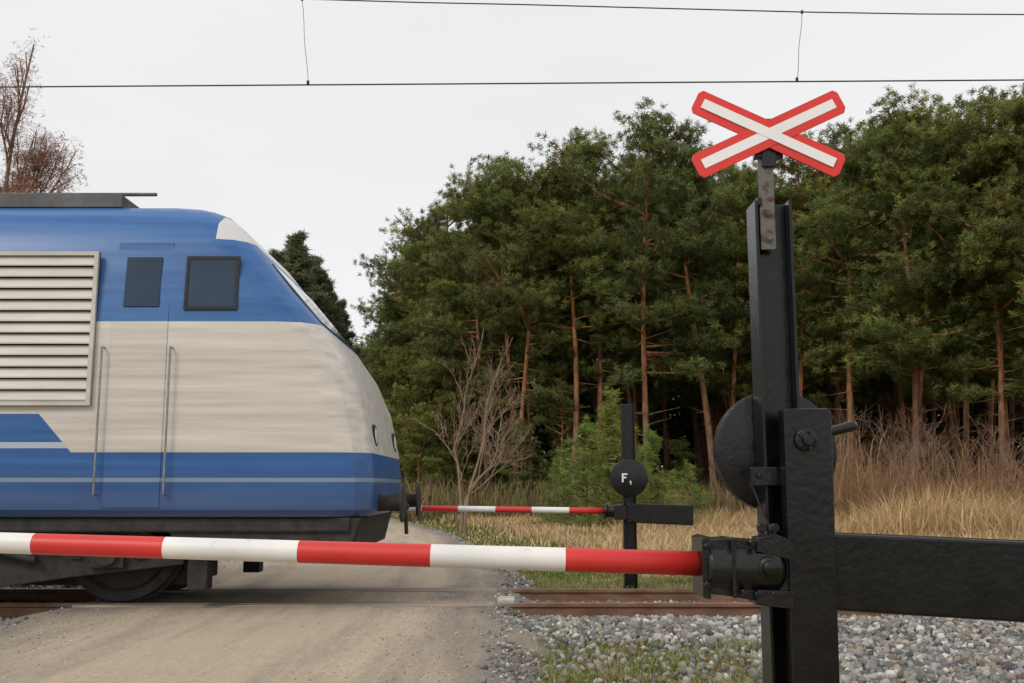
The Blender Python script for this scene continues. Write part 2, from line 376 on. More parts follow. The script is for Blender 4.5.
# sleepers
sl=root("railway_sleeper",(.5,11.3,-.15),"dusty concrete sleeper under the rails","sleeper","sleepers under the track")
sb=G(); sb.box((.5,10.0,-.30),(.74,12.7,-.134)); sbo=sb.obj("sleeper_body",M_CONC,sl,bevel=.02)
for i in list(range(1,14))+list(range(-19,-9)):
    e=sl.copy(); c2=sbo.copy(); COL.objects.link(e); COL.objects.link(c2); c2.parent=e
    e.location.x=.5+.62*i if i>0 else -5.3-.62*(-i-10)

# ---------------------------------------------------------------- grass
def blades(name,x,y,z,h,w,col,lean=.35,kind="stuff"):
    n=len(x); az=rng.uniform(0,2*math.pi,n); ln=h*rng.normal(0,lean,n)
    la=rng.uniform(0,2*math.pi,n)
    base=np.stack([x,y,z],1); wd=np.stack([np.cos(az),np.sin(az),np.zeros(n)],1)*(w/2)[:,None]
    dx=np.cos(la)*ln; dy=np.sin(la)*ln
    mid=base+np.stack([dx*.35,dy*.35,h*.6],1); tip=base+np.stack([dx,dy,h],1)
    V=np.stack([base-wd,base+wd,mid+wd*.7,mid-wd*.7,tip],1).reshape(-1,3)
    i=np.arange(n)[:,None]*5
    Fc=np.concatenate([i+[0,1,2],i+[0,2,3],i+[3,2,4]],0)
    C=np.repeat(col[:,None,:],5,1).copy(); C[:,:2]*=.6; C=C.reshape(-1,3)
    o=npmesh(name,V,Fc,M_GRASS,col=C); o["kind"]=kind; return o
def pick(pal,n,jit=.25):
    pal=np.array(pal); return pal[rng.integers(0,len(pal),n)]*rng.uniform(1-jit,1+jit,(n,1))
DRY=[(.58,.43,.22),(.66,.51,.30),(.52,.36,.17),(.70,.56,.36),(.42,.26,.12)]
GRN=[(.12,.18,.035),(.17,.24,.05),(.24,.28,.09),(.10,.15,.03)]
def clumpnoise(x,y,s=1.0):
    return (np.sin(x*1.3*s+np.sin(y*.9*s)*2)+np.sin(y*1.1*s+x*.4*s+2)+np.sin((x-y)*.6*s+1))/3
n=110000
Y=13.9+34*rng.random(n)**1.5; X=np.interp(Y,yk,xk)+.4+ (Y*.62+3-np.interp(Y,yk,xk))*rng.random(n)
cn=clumpnoise(X,Y,1.2)
h=(.14+.24*rng.random(n)**1.5+.14*cn)*np.clip((Y-13.0)/5,.3,1.05); edge=np.clip((X-np.interp(Y,yk,xk))/2.5,.25,1); h*=edge
green=(cn+rng.normal(0,.3,n)>.62)|((X-np.interp(Y,yk,xk)<2.2)&(rng.random(n)<.75)&(Y>15))|((Y<17)&(rng.random(n)<.45))
col=np.where(green[:,None],pick(GRN,n),pick(DRY,n)*(1+.22*clumpnoise(X,Y,2.3))[:,None]); h=np.where(green,h*.55,h)
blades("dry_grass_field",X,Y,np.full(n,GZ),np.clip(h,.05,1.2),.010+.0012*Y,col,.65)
n=34000
Y=24+18*rng.random(n); X=1+ (Y*.66+3)*rng.random(n)**.8; cn=clumpnoise(X,Y,.7)
h=.22+.45*rng.random(n)**1.8+.25*cn+.12*clumpnoise(X,Y,2.6); rr=np.clip((X/Y-.28)/.12,0,1); h=h*(1+rr*1.0)
k=(X/Y>.10)&(cn+rng.normal(0,.35,n)>-.30)
blades("tall_dry_reeds",X[k],Y[k],np.full(k.sum(),GZ),np.clip(h[k],.15,2.0),np.full(k.sum(),.028),pick([(.52,.37,.18),(.60,.44,.24),(.44,.27,.12),(.66,.50,.30),(.46,.28,.13)],n)[k],.6)
n=12000
Y=33+9*rng.random(n); X=(.25+.44*rng.random(n))*Y; cn=clumpnoise(X,Y,.9)+.6*clumpnoise(X,Y,2.3)
hh=(1.2+1.2*rng.random(n)+1.0*cn); k=(hh>1.0)
blades("brown_brush",X[k],Y[k],GZ+rng.random(k.sum())*1.0*np.clip(hh[k]-.8,0,3),np.clip(hh[k]*.55,.3,2.2),np.full(k.sum(),.018),pick([(.38,.22,.11),(.48,.30,.16),(.30,.17,.09),(.56,.38,.22)],n)[k],.85)
n=22000
Y=14.2+36*rng.random(n)**1.4; X=np.interp(Y,yk,xk)-5.9-(Y*.55)*rng.random(n)**1.3
col=np.where((rng.random(n)<.35)[:,None],pick(GRN,n),pick(DRY,n)*.5)
blades("verge_grass",X,Y,np.full(n,GZ),.08+.16*rng.random(n),.010+.0013*Y,col)
n=34000
X=-.02+2.6*rng.random(n)**1.15; Y=6.9+2.4*rng.random(n); cn=clumpnoise(X,Y,3.1)
k=(X>np.interp(Y,yk,xk)+.22)&(cn+rng.normal(0,.35,n)>(-.9+.62*X))&(Y<9.3-.12*X+.2*np.sin(X*7))
k&=(clumpnoise(X,Y,9)+.5*clumpnoise(X,Y,23)+rng.normal(0,.3,n)>-.20)
col=np.where((rng.random(n)<.36)[:,None],pick(DRY,n)*.85,pick([(.15,.23,.045),(.22,.30,.07),(.12,.18,.035)],n))
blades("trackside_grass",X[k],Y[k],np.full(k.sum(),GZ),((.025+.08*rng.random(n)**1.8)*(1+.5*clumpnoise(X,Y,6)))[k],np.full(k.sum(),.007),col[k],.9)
n=15000
X=.1+5.4*rng.random(n); Y=12.9+2.2*rng.random(n)
k=(X>np.interp(Y,yk,xk)+.4)&(clumpnoise(X,Y,2.4)+rng.normal(0,.4,n)>-.25)
col=pick([(.14,.20,.05),(.19,.25,.07),(.34,.30,.15),(.46,.36,.2)],n)
blades("green_grass_strip",X[k],Y[k],np.full(k.sum(),GZ),(.04+.12*rng.random(n)**1.5)[k],np.full(k.sum(),.012),col[k],.7)

# ---------------------------------------------------------------- trees
def tubes(segs,n=5):
    S=np.array([(*a,*b,r0,r1) for a,b,r0,r1 in segs]); m=len(S)
    a=S[:,0:3];b=S[:,3:6]; d=b-a; d/=np.linalg.norm(d,axis=1)[:,None]+1e-9
    ref=np.where(np.abs(d[:,2:3])<.9,np.array([[0,0,1.]]),np.array([[1.,0,0]]))
    u=np.cross(d,ref); u/=np.linalg.norm(u,axis=1)[:,None]; w=np.cross(d,u)
    t=np.arange(n)*2*math.pi/n
    ring=u[:,None,:]*np.cos(t)[None,:,None]+w[:,None,:]*np.sin(t)[None,:,None]
    V=np.concatenate([a[:,None]+ring*S[:,6][:,None,None],b[:,None]+ring*S[:,7][:,None,None]],1).reshape(-1,3)
    i=np.arange(n); q=np.stack([i,(i+1)%n,n+(i+1)%n,n+i],1)
    Fc=(q[None]+np.arange(m)[:,None,None]*2*n).reshape(-1,4)
    return V,Fc
def clumps(C,L0,W0,k,colr,flat=.75,up=.25):
    n=len(C); d=rng.normal(size=(n,k,3)); d[...,2]=d[...,2]*flat+up; d/=np.linalg.norm(d,axis=2)[...,None]
    p=rng.normal(size=(n,k,3)); p=np.cross(d,p); p/=np.linalg.norm(p,axis=2)[...,None]
    Ln=(L0*rng.uniform(.6,1.25,(n,k,1)))
    off=rng.normal(0,L0*.28,(n,k,3))
    c=C[:,None]+off
    V=np.stack([c-p*W0/2,c+p*W0/2,c+d*Ln],2).reshape(-1,3)
    Fc=np.arange(n*k*3).reshape(-1,3)
    col=np.repeat(colr,k*3,0)*rng.uniform(.75,1.25,(n*k*3,1)).repeat(1,1)
    return V,Fc,col
def make_pine(seed,H=18,cb=.38,R=2.6,spruce=False,bush=False,dens=1.0,bend=1.0):
    r=random.Random(seed); segs=[]; C=[]; B=[]
    npt=14; pts=[]
    lx,ly=r.uniform(-.07,.07)*H*bend,r.uniform(-.05,.05)*H*bend
    ph1,ph2=r.uniform(0,6),r.uniform(0,6); am=r.uniform(.12,.32)*bend
    for i in range(npt+1):
        t=i/npt; pts.append(np.array([lx*t+am*math.sin(ph1+t*5),ly*t+am*math.sin(ph2+t*4),H*t]))
    pts=[p-np.array([pts[0][0],pts[0][1],0]) for p in pts]
    r0=.0095*H
    def tr(z):
        t=min(max(z/H,0),1)*npt; i=min(int(t),npt-1); return pts[i]+(pts[i+1]-pts[i])*(t-i)
    def rad(z): t=z/H; return r0*(1-.80*t)*(1+.35*math.exp(-t*25))
    for i in range(npt): segs.append((pts[i],pts[i+1],rad(pts[i][2]),rad(pts[i+1][2])))
    zb=H*cb
    scots=not(spruce or bush)
    nl=int((H-zb)*((3.3 if scots else 7.0) if not bush else 11)*dens)
    lob=[(r.uniform(0,6.28),r.uniform(0,1),r.uniform(.3,.6)) for _ in range(4)]
    for j in range(nl):
        t=(j+r.random())/nl; z=zb+(H-zb)*t*.97; az=r.uniform(0,6.283)
        if not scots: pr=(1-t)**.85+.06
        else:
            pr=min(1,(.45+1.3*t))*(1-t**3.0)**.7+.16
            for a0,t0,s0 in lob:
                pr*=1+s0*math.exp(-((t-t0)/.16)**2)*math.cos(az-a0)
        ln=R*max(pr,.15)*r.uniform(.55,1.25)
        el=math.radians((-6+42*t)+r.uniform(-12,14)) if not spruce else math.radians(-12+35*t)
        p0=tr(z); d=np.array([math.cos(az)*math.cos(el),math.sin(az)*math.cos(el),math.sin(el)])
        p1=p0+d*ln*.5; p2=p1+(d+np.array([0,0,r.uniform(.05,.4)]))*ln*.5
        rr=max(.014,.015*ln)
        segs.append((p0,p1,rr*1.4,rr)); segs.append((p1,p2,rr,rr*.35))
        if scots:
            npad=2+int(ln*2.2)
            for q_ in range(npad):
                s=r.uniform(.36,1.03) if q_ else 1.0
                q=(p0+(p1-p0)*s*2) if s<.5 else (p1+(p2-p1)*(s-.5)*2)
                side=np.array([-math.sin(az),math.cos(az),0])*r.gauss(0,.24*ln*s)
                q=q+side+np.array([0,0,r.uniform(-.05,.22)])
                pb_=r.uniform(.62,1.38); pr_=r.uniform(.26,.50)
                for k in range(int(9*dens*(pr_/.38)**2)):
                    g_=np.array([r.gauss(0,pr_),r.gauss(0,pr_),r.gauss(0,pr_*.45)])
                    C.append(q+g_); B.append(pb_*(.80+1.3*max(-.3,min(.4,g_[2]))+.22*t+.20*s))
        else:
            nc=int((5+ln*10)*dens)
            for k in range(nc):
                s=r.uniform(.25,1.03)**.7
                q=(p0+(p1-p0)*s*2) if s<.5 else (p1+(p2-p1)*(s-.5)*2)
                sp=.20*ln*(.4+s)
                side=np.array([-math.sin(az),math.cos(az),0])
                q=q+side*r.gauss(0,sp)+np.array([0,0,r.gauss(.02,.10+.02*ln)])
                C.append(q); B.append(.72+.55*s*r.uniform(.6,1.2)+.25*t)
    if not bush:
        for j in range(16):
            z=H*r.uniform(.12,cb+.15); az=r.uniform(0,6.283); ln=r.uniform(.5,1.6); el=r.uniform(-.3,.3)
            p0=tr(z); p1=p0+np.array([math.cos(az)*ln,math.sin(az)*ln,el*ln]); segs.append((p0,p1,.020,.007))
    return segs,np.array(C),np.array(B)
def pine_meshes(seed,basecol=(.150,.175,.055),W=.036,Ln=.225,k=30,**kw):
    segs,C,B=make_pine(seed,**kw)
    V,Fc=tubes(segs,7); tr=npmesh("trunk",V,Fc,M_BARK,smooth=True)
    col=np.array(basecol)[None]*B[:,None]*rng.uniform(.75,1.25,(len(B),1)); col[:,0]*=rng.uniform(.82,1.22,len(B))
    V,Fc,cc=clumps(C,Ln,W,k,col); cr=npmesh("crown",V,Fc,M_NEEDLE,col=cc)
    mt,mc=tr.data,cr.data
    bpy.data.objects.remove(tr); bpy.data.objects.remove(cr)
    return mt,mc
variants=[pine_meshes(100+i,H=18,cb=[.38,.33,.46,.38,.50,.30,.44,.36][i],R=[2.6,2.9,2.4,2.7,2.5,3.0,2.5,2.8][i]) for i in range(8)]
edgev=[pine_meshes(200+i,H=14,cb=.10,R=2.7) for i in range(3)]
spruce=[pine_meshes(300+i,H=18,cb=.10,R=3.9,spruce=True,bend=.2,dens=1.3,W=.06,Ln=.3,basecol=(.11,.135,.08)) for i in range(2)]
bushv=[pine_meshes(400+i,H=4,cb=.05,R=1.4,bush=True,basecol=(.17,.22,.062),W=.020,Ln=.16,k=22,dens=.85,bend=.3) for i in range(2)]
def place(mesh,H0,x,y,H,name,label,cat,group,wf=1.0,rz=None,lean=0):
    e=bpy.data.objects.new(name,None); COL.objects.link(e); e.location=(x,y,GZ)
    s=H/H0; e.scale=(s*wf,s*wf,s); e.rotation_euler=(lean,0,rz if rz is not None else random.uniform(0,6.28))
    e["label"]=label; e["category"]=cat; e["group"]=group
    for nm,me in zip(("trunk","crown"),mesh):
        o=bpy.data.objects.new(nm,me); COL.objects.link(o); o.parent=e
    return e
def place_top(m,px,py,Y,label,wf=1.0):
    p=P(px,py,Y); H=p.z-GZ; rz=random.uniform(0,6.28); s=H/18
    tv=np.array([v.co[:] for v in m[0].vertices[(14-1)*14:14*14]]).mean(0)
    ox=(tv[0]*math.cos(rz)-tv[1]*math.sin(rz))*s*wf
    place(m,18,p.x-ox,Y,H,"pine_tree",label,"pine tree","pines of the forest",wf=wf,rz=rz)
sil_x=[380,400,430,470,500,540,570,600,625,650,680,705,760,800,850,890,920,955,985,1024,1150]
sil_y=[310,262,222,215,180,182,150,162,210,132,138,185,185,170,140,122,128,150,130,122,120]
LAB="tall scots pine with orange upper trunk at the forest edge"
front=[(412,258,62),(428,222,57),(449,208,55),(474,200,51),(503,170,50),(535,172,48),(570,138,47),(597,152,49),(625,202,53),(650,120,45),(679,118,46),(707,172,50),(735,178,49),(765,174,48),(793,160,47),(822,158,46),(851,132,44),(886,110,42),(922,118,42),(948,146,44),(972,112,41),(1000,134,40),(1024,104,38),(1052,104,38),(1085,104,38),(1120,112,39),(1160,110,40)]
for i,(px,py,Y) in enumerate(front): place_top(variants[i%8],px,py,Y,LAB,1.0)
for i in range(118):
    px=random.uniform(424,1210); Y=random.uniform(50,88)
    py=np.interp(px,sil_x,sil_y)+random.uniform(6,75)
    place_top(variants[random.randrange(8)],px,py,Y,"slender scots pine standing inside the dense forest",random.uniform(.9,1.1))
for (px,py,Y) in [(402,300,60),(406,350,56),(428,345,54),(418,405,50),(455,380,51),(560,395,48),(520,420,47),(860,430,58),(490,330,52),(404,400,58),(680,440,50)]:
    p=P(px,py,Y)
    place(edgev[random.randrange(3)],14,p.x,Y,p.z-GZ,"pine_tree","younger dark pine branched almost to the ground","pine tree","pines of the forest",wf=random.uniform(.9,1.15))
for (px,py,Y) in [(299,234,62),(322,268,66),(278,250,66),(338,300,70),(262,262,68),(312,256,70)]:
    p=P(px,py,Y); place(spruce[random.randrange(2)],18,p.x,Y,p.z-GZ,"spruce_tree","dark spruce rising beyond the country road","spruce tree","spruces beyond the road",wf=1.15)
for i in range(34):
    px=random.uniform(60,400) if i>8 else 345+i*6; Y=random.uniform(78,100); py=338+random.uniform(0,26)
    p=P(px,py,Y); place(variants[random.randrange(8)] if i%2 else edgev[i%3],18 if i%2 else 14,p.x,Y,p.z-GZ,"pine_tree","distant pine at the end of the road","pine tree","distant pines",wf=1.25)
for (px,py,Y,b) in [(615,392,31,0),(582,420,32,1),(648,428,32,1),(562,450,34,0),(690,462,36,1),(603,435,33,1),(632,440,30,0)]:
    p=P(px,py,Y); place(bushv[b],4,p.x,Y,p.z-GZ,"young_pine_bush","bushy young bright green pine in dry grass","young pine","young pines in the grass",wf=1.2)

# bare trees
def bare(seed,H,spread,levels=5,stems=1,r0=.06,up=.35,first=.36,splay=.22,taper=.50,minr=.005,crook=.13,pb=.85):
    r=random.Random(seed); segs=[]; tips=[]
    def grow(p,d,ln,rad,lv):
        n=3
        for i in range(n):
            d2=d+np.array([r.gauss(0,crook),r.gauss(0,crook),r.gauss(.03,.08)]); d2/=np.linalg.norm(d2)
            q=p+d2*ln/n; r1=rad*(1-.22*(i+1)/n) ; segs.append((p,q,rad*(1-.22*i/n),r1)); p=q; d=d2
            if lv>0 and (i>0) or (0<lv<levels):
                for _ in range(1 if lv>1 else 2):
                    if r.random()<pb:
                        a=r.uniform(0,6.28); s=spread*r.uniform(.5,1.2)
                        dd=d*1.0+np.array([math.cos(a)*s,math.sin(a)*s,up*r.uniform(-.3,.6)]); dd/=np.linalg.norm(dd)
                        grow(p,dd,ln*r.uniform(.5,.78),rad*taper,lv-1)
        tips.append(p)
        if lv>0: grow(p,d,ln*.72,rad*.74,lv-1)
    for s in range(stems):
        a=s*2.4+r.random(); d=np.array([math.cos(a)*splay*(stems>1),math.sin(a)*splay*(stems>1),1.]); d/=np.linalg.norm(d)
        grow(np.array([.1*math.cos(a)*(stems>1),.1*math.sin(a)*(stems>1),0.]),d,H*first,r0,levels)
    S=np.array([s[1][2] for s in segs]).max(); k=H/S
    segs=[(a*k,b*k,max(x,minr),max(y,minr*.8)) for a,b,x,y in segs]; tips=[t*k for t in tips]
    return segs,np.array(tips)
def place_bare(name,px,py,Y,seed,label,mat,rmin=1.0,buds=None,group="bare trees",nar=1.0,halfw=None,**kw):
    p=P(px,py,Y)
    segs,tips=bare(seed,p.z-GZ,**kw)
    if halfw:
        ex=np.percentile(np.abs(tips[:,0]-np.median(tips[:,0])),97); nar=halfw/ex
    sc=np.array([nar,nar,1.0])
    segs=[(a*sc,b*sc,x*rmin,y*rmin) for a,b,x,y in segs]; tips=tips*sc
    r=empty(name,(p.x-(float(np.median(tips[:,0])) if halfw else 0),Y,GZ),label,"bare tree",group)
    V,Fc=tubes(segs,4); npmesh("trunk",V,Fc,mat,r)
    if buds:
        C=np.repeat(tips,buds,0)+rng.normal(0,.16,(len(tips)*buds,3))
        V,Fc,cc=clumps(C,.12,.018,4,np.array([(.36,.20,.15)])*rng.uniform(.6,1.4,(len(C),1)))
        npmesh("crown",V,Fc,M_BUD,r,col=cc)
    return r
place_bare("bare_tree",488,332,29,44,"small slender tan leafless tree at the road verge",M_BARE,halfw=1.45,spread=.9,levels=5,stems=3,r0=.048,first=.32,splay=.16,up=.1,taper=.45,minr=.0045,crook=.2,pb=.66)
place_bare("bare_tree",-20,62,30,21,"large leafless tree with reddish brown buds",M_BARE2,halfw=2.5,spread=.75,levels=5,stems=2,r0=.15,buds=16,minr=.008)
for (px,py,Y,s) in [(835,405,36,31),(880,415,34,32),(915,400,37,37),(985,415,34,34)]:
    place_bare("bare_shrub",px,py,Y,s,"reddish brown leafless shrub at the forest edge",M_BARE2,rmin=.8,spread=.9,levels=4,stems=3,r0=.022,group="shrubs at the forest edge",crook=.2,pb=.7)
n=34000
Y=40+30*rng.random(n); X=-8+ (Y*.72+8)*rng.random(n); k=(X/Y>-.11)
h=.4+1.7*rng.random(n)**1.6
blades("forest_undergrowth",X[k],Y[k],np.full(k.sum(),GZ),h[k],np.full(k.sum(),.05),pick([(.26,.17,.09),(.30,.20,.11),(.14,.16,.055),(.17,.19,.07),(.36,.25,.14)],n)[k],.4)
n=26000
X=rng.uniform(-16,95,n); Y=rng.uniform(90,104,n); Z=GZ+rng.random(n)**.9*(14+3*np.sin(X*.5)); Y=np.where(X<-8,Y+15,Y)
V,Fc,cc=clumps(np.stack([X,Y,Z],1),1.0,.4,5,np.array([(.075,.085,.042)])*rng.uniform(.5,1.5,(n,1)))
o=npmesh("far_wood",V,Fc,M_BUD,col=cc); o["kind"]="stuff"

# ---------------------------------------------------------------- overhead line
def wire(name,pts,r,label,ref):
    g=G()
    for a,b in zip(pts[:-1],pts[1:]): g.tube(a,b,r,n=8)
    rt=root(name,ref,label,"overhead wire","overhead line wires"); g.obj("wire",M_WIRE,rt,smooth=True)
WY=11.33
a=P(0,87,WY); b=P(1024,80,WY); d=(b-a)
wire("contact_wire",[a-d*4,a,b,b+d*5],.0095,"dark contact wire hanging over the track",tuple(a))
mp_=[P(-900,-180,WY),P(-300,-52,WY),P(0,-16,WY),P(180,-6,WY),P(305,-1,WY),P(420,2.5,WY),P(520,4.5,WY),P(650,8,WY),P(802,12,WY),P(920,14,WY),P(1024,14.5,WY),P(1500,-10,WY),P(2400,-150,WY)]
wire("messenger_wire",mp_,.008,"dark sagging carrier wire above the contact wire",tuple(mp_[4]))
def dropper(ax,ay,bx,by):
    A=P(ax,ay,WY);B=P(bx,by,WY); g=G(); M=[A+(B-A)*t+Vector((.006*math.sin(t*9),0,0)) for t in np.linspace(0,1,8)]
    for p,q in zip(M[:-1],M[1:]): g.tube(p,q,.0035,n=6)
    rt=root("wire_dropper",tuple(A),"thin dropper wire linking carrier and contact wire","dropper wire","droppers of the overhead line")
    g.obj("dropper_strand",M_WIRE,rt)
    g=G(); g.box(B-Vector((.015,.014,.022)),B+Vector((.015,.014,.03))); g.box(A-Vector((.014,.013,.02)),A+Vector((.014,.013,.02))); g.obj("clamp",M_DARK,rt,bevel=.005)
dropper(302,-1,308,83); dropper(802,12,797,80)

# ---------------------------------------------------------------- barriers
def boom_mesh(A,B,r0,r1,cuts,first_red,parent,name="boom",n=28):
    v=[];f=[];mi=[]; A=Vector(A);B=Vector(B); d=(B-A).normalized(); u=Vector((0,1,0)); w=d.cross(u).normalized(); u=w.cross(d)
    org=A; red=first_red; st=list(cuts)
    for s in st:
        p=A+(B-A)*s-org; r=r0+(r1-r0)*s
        for i in range(n):
            t=2*math.pi*i/n; v.append(p+(u*math.cos(t)+w*math.sin(t))*r)
    for j in range(len(st)-1):
        for i in range(n):
            f.append((j*n+i,j*n+(i+1)%n,(j+1)*n+(i+1)%n,(j+1)*n+i)); mi.append(1 if red else 0)
        red=not red
    f.append(tuple(range(n-1,-1,-1))); mi.append(0); f.append(tuple(range((len(st)-1)*n,len(st)*n))); mi.append(0)
    o=mk(name,v,f,[M_BW,M_BR],parent,False,mi)
    o.location=org-WORLD[parent.name]; WORLD[o.name]=org
    o.data.polygons.foreach_set('use_smooth',[len(p.vertices)==4 for p in o.data.polygons])
    return o
def hbeam(g,x0,x1,yc,dep,z0,z1,t=.012):
    g.box((x0,yc-dep/2,z0),(x0+t,yc+dep/2,z1)); g.box((x1-t,yc-dep/2,z0),(x1,yc+dep/2,z1))
    g.box((x0+t-.001,yc-t*.6,z0),(x1-t+.001,yc+t*.6,z1-.001))

YN=4.05
pt=P(769,205,YN); pb=P(779,680,YN)
xc=pt.x; W2=.078
base=(xc,YN,GZ)
nb=root("level_crossing_barrier",base,"closed red and white barrier on black post beside the road","railway barrier","level crossing barriers")
g=G(); hbeam(g,xc-W2,xc+W2-.004,YN,.15,GZ+.1,pt.z,.013)
g.box((xc-W2+.012,YN-.074,pt.z-.02),(xc-W2+.03,YN-.03,pt.z+.012))
g.obj("post",M_TAR,nb,bevel=.003)
g=G(); g.box((xc-.3,YN-.3,GZ-.1),(xc+.35,YN+.3,GZ+.12)); g.obj("foundation",M_CONC,nb,bevel=.03)
c=P(774.5,451,YN+.13)
g=G(); R=.252
g.lathe(c,(0,1,0),[(-.035,R-.012),(-.03,R),(-.012,R),(-.008,R-.02),(.008,R-.02),(.012,R),(.03,R),(.035,R-.012)],64)
g.lathe(c+Vector((0,-.05,0)),(0,1,0),[(0,.05),(.0,.07),(.02,.075)],32)
g.obj("pulley_wheel",M_TAR2,nb,smooth=True,bevel=.002)
YP=3.90
q=[P(780,411,YP),P(827,411,YP),P(836,700,YP),P(790,700,YP)]
ext=(q[2]-q[1])*.75
poly=[(q[3].x+ext.x,q[3].z+ext.z),(q[3].x,q[3].z),(q[0].x,q[0].z),(q[0].x+.008,q[0].z+.006),(q[1].x-.012,q[1].z+.005),(q[1].x,q[1].z-.006),(q[2].x,q[2].z),(q[2].x+ext.x,q[2].z+ext.z)]
g=G(); g.prism(poly,YP-.055,YP+.03)
g.obj("front_plate",M_TAR,nb,bevel=.005,seg=3)
c2=P(806,440,YP-.06)
g=G()
g.lathe(c2,(0,-1,0),[(0,.044),(.010,.044),(.014,.036)],24)
g.tube(c2+Vector((0,-.01,0)),c2+Vector((0,-.038,0)),.022,n=6)
for k in range(5):
    t=k*2*math.pi/5; qq=c2+Vector((math.cos(t)*.034,-.008,math.sin(t)*.034)); g.tube(qq,qq+Vector((0,-.018,0)),.008,n=6)
g.obj("pivot_bolt",M_TAR2,nb,smooth=True,bevel=.001)
a=P(826,433,YP+.08); b=P(853,426,YP+.10)
g=G(); g.tube(a-Vector((.06,0,.0)),a,.026,.022,n=16); g.tube(a,b,.019,.022,n=16); g.tube(b,b+(b-a).normalized()*.018,.022,.012,n=16)
g.obj("crank_handle",M_TAR2,nb,smooth=True,bevel=.003)
a=P(751,486,YN-.09); b=P(781,467,YN-.09)
g=G(); g.box((a.x,a.y-.010,a.z),(b.x,a.y+.03,b.z))
qq=Vector((a.x+.03,a.y-.010,a.z+.04)); g.tube(qq,qq+Vector((0,-.016,0)),.011,n=6)
g.obj("clamp_bracket",M_TAR2,nb,bevel=.004)
g=G(); pts=[P(752,485,YN-.08),P(760,505,YN-.10),P(768,522,YN-.12),P(774,545,YN-.14)]
for a,b in zip(pts[:-1],pts[1:]): g.tube(a,b,.005,n=8)
g.obj("steel_cable",M_TAR2,nb,smooth=True)
# boom socket: chunky bolted clamp casting with rounded edges
YB=3.98
g=G()
a=P(697,565,YB); b=P(782,568,YB)
g.prism([(a.x,a.z-.112),(a.x+.03,a.z-.120),(a.x+.03,a.z+.116),(a.x,a.z+.108)],YB-.115,YB+.11)
g.prism([(a.x+.028,a.z-.098),(a.x+.12,a.z-.110),(a.x+.24,a.z-.132),(b.x+.005,b.z-.135),(b.x+.005,b.z+.075),(a.x+.25,a.z+.095),(a.x+.12,a.z+.106),(a.x+.028,a.z+.102)],YB-.115,YB+.10)
g.lathe(Vector((a.x+.02,YB-.05,a.z-.003)),(1,0,-.03),[(0,.085),(.01,.096),(.16,.100),(.22,.104),(.27,.098),(.30,.07)],24)
g.prism([(a.x+.105,a.z-.110),(a.x+.120,a.z-.112),(a.x+.120,a.z+.110),(a.x+.105,a.z+.110)],YB-.152,YB+.06)
g.prism([(a.x+.20,a.z+.06),(b.x-.0,b.z+.04),(b.x-.0,b.z+.115),(b.x-.05,b.z+.135),(a.x+.21,a.z+.112)],YB-.135,YB-.03)
g.prism([(a.x+.19,a.z-.135),(b.x+.0,b.z-.140),(b.x+.0,b.z-.075),(a.x+.20,a.z-.08)],YB-.150,YB-.03)
cc=P(766,567,YB-.11); r=.044; g.lathe(cc,(0,-1,0),[(-.03,r*1.25),(.02,r*1.2),(.026,r),(.045,r*.9),(.05,r*.62),(.066,r*.58),(.070,r*.4)],20)
for (px,py) in ((707,546),(707,584),(743,592),(757,594),(774,594),(752,543)):
    cc=P(px,py,YB-.14); g.tube(cc+Vector((0,.07,0)),cc+Vector((0,-.014,0)),.0115,n=6)
for px in (762,775):
    cc=P(px,541,YB-.10); g.tube(cc,cc+Vector((0,0,.050)),.009,n=10); g.tube(cc+Vector((0,-.012,.050)),cc+Vector((0,.012,.050)),.018,n=12)
g.obj("boom_socket",M_TAR2,nb,bevel=.006,smooth=True,seg=3)
A=P(697,563.5,YB); B0=P(0,542.8,YB); full=B0+(B0-A)*.62
bx=[695,565,431,299,165,34,-99,-232,-365]
cuts=[0]
for px in bx[1:]:
    cuts.append((A.x+.05-P(px,555,YB).x)/(A.x+.05-full.x))
cuts=[c for c in cuts if c<1]+[1]
boom_mesh(A+Vector((.05,0,-.0015)),full,.0475,.036,cuts,True,nb)
g=G(); tipv=full; g.lathe(tipv,(-1,0,.03),[(0,.036),(.004,.040),(.02,.040),(.024,.03)],24); g.obj("boom_end_cap",M_RUBBER,nb,smooth=True)
a=P(834,533,YB-.02); a2=P(834,609,YB-.02); b=P(1024,541,YB-.02); b2=P(1024,621,YB-.02)
e1=b+(b-a)*.55; e2=b2+(b2-a2)*.55
s1=a-(b-a)*.25; s2=a2-(b2-a2)*.25
g=G(); g.prism([(s2.x,s2.z),(e2.x,e2.z),(e1.x,e1.z),(s1.x,s1.z)],YB-.09,YB+.10)
g.obj("counterweight",M_TAR,nb,bevel=.012,seg=3)

# far barrier
YF=13.35; R=.247
p0=P(627.5,404,YF)
fb=root("level_crossing_barrier",(p0.x,YF,GZ),"closed red and white barrier with black post and lettered plate","railway barrier","level crossing barriers")
g=G(); hbeam(g,p0.x-.085,p0.x+.085,YF,.15,GZ,p0.z,.013); g.obj("post",M_TAR,fb,bevel=.004)
c=P(629,478,YF-.16); g=G()
g.lathe(c,(0,1,0),[(-.03,R-.012),(-.025,R),(-.01,R),(-.006,R-.02),(.006,R-.02),(.01,R),(.03,R)],56)
g.box((c.x-.05,c.y,c.z-.05),(c.x+.05,YF-.06,c.z+.05))
disc=g.obj("pulley_wheel",M_TAR2,fb,smooth=True,bevel=.002)
g=G(); y0=c.y-.036; y1=c.y-.028; fx=c.x-.085; fz=c.z-.055; s=.115
g.box((fx-.012,y0,fz),(fx+.008,y1,fz+s)); g.box((fx+.008,y0,fz+s-.020),(fx+.06,y1,fz+s)); g.box((fx+.008,y0,fz+s*.45),(fx+.045,y1,fz+s*.45+.018))
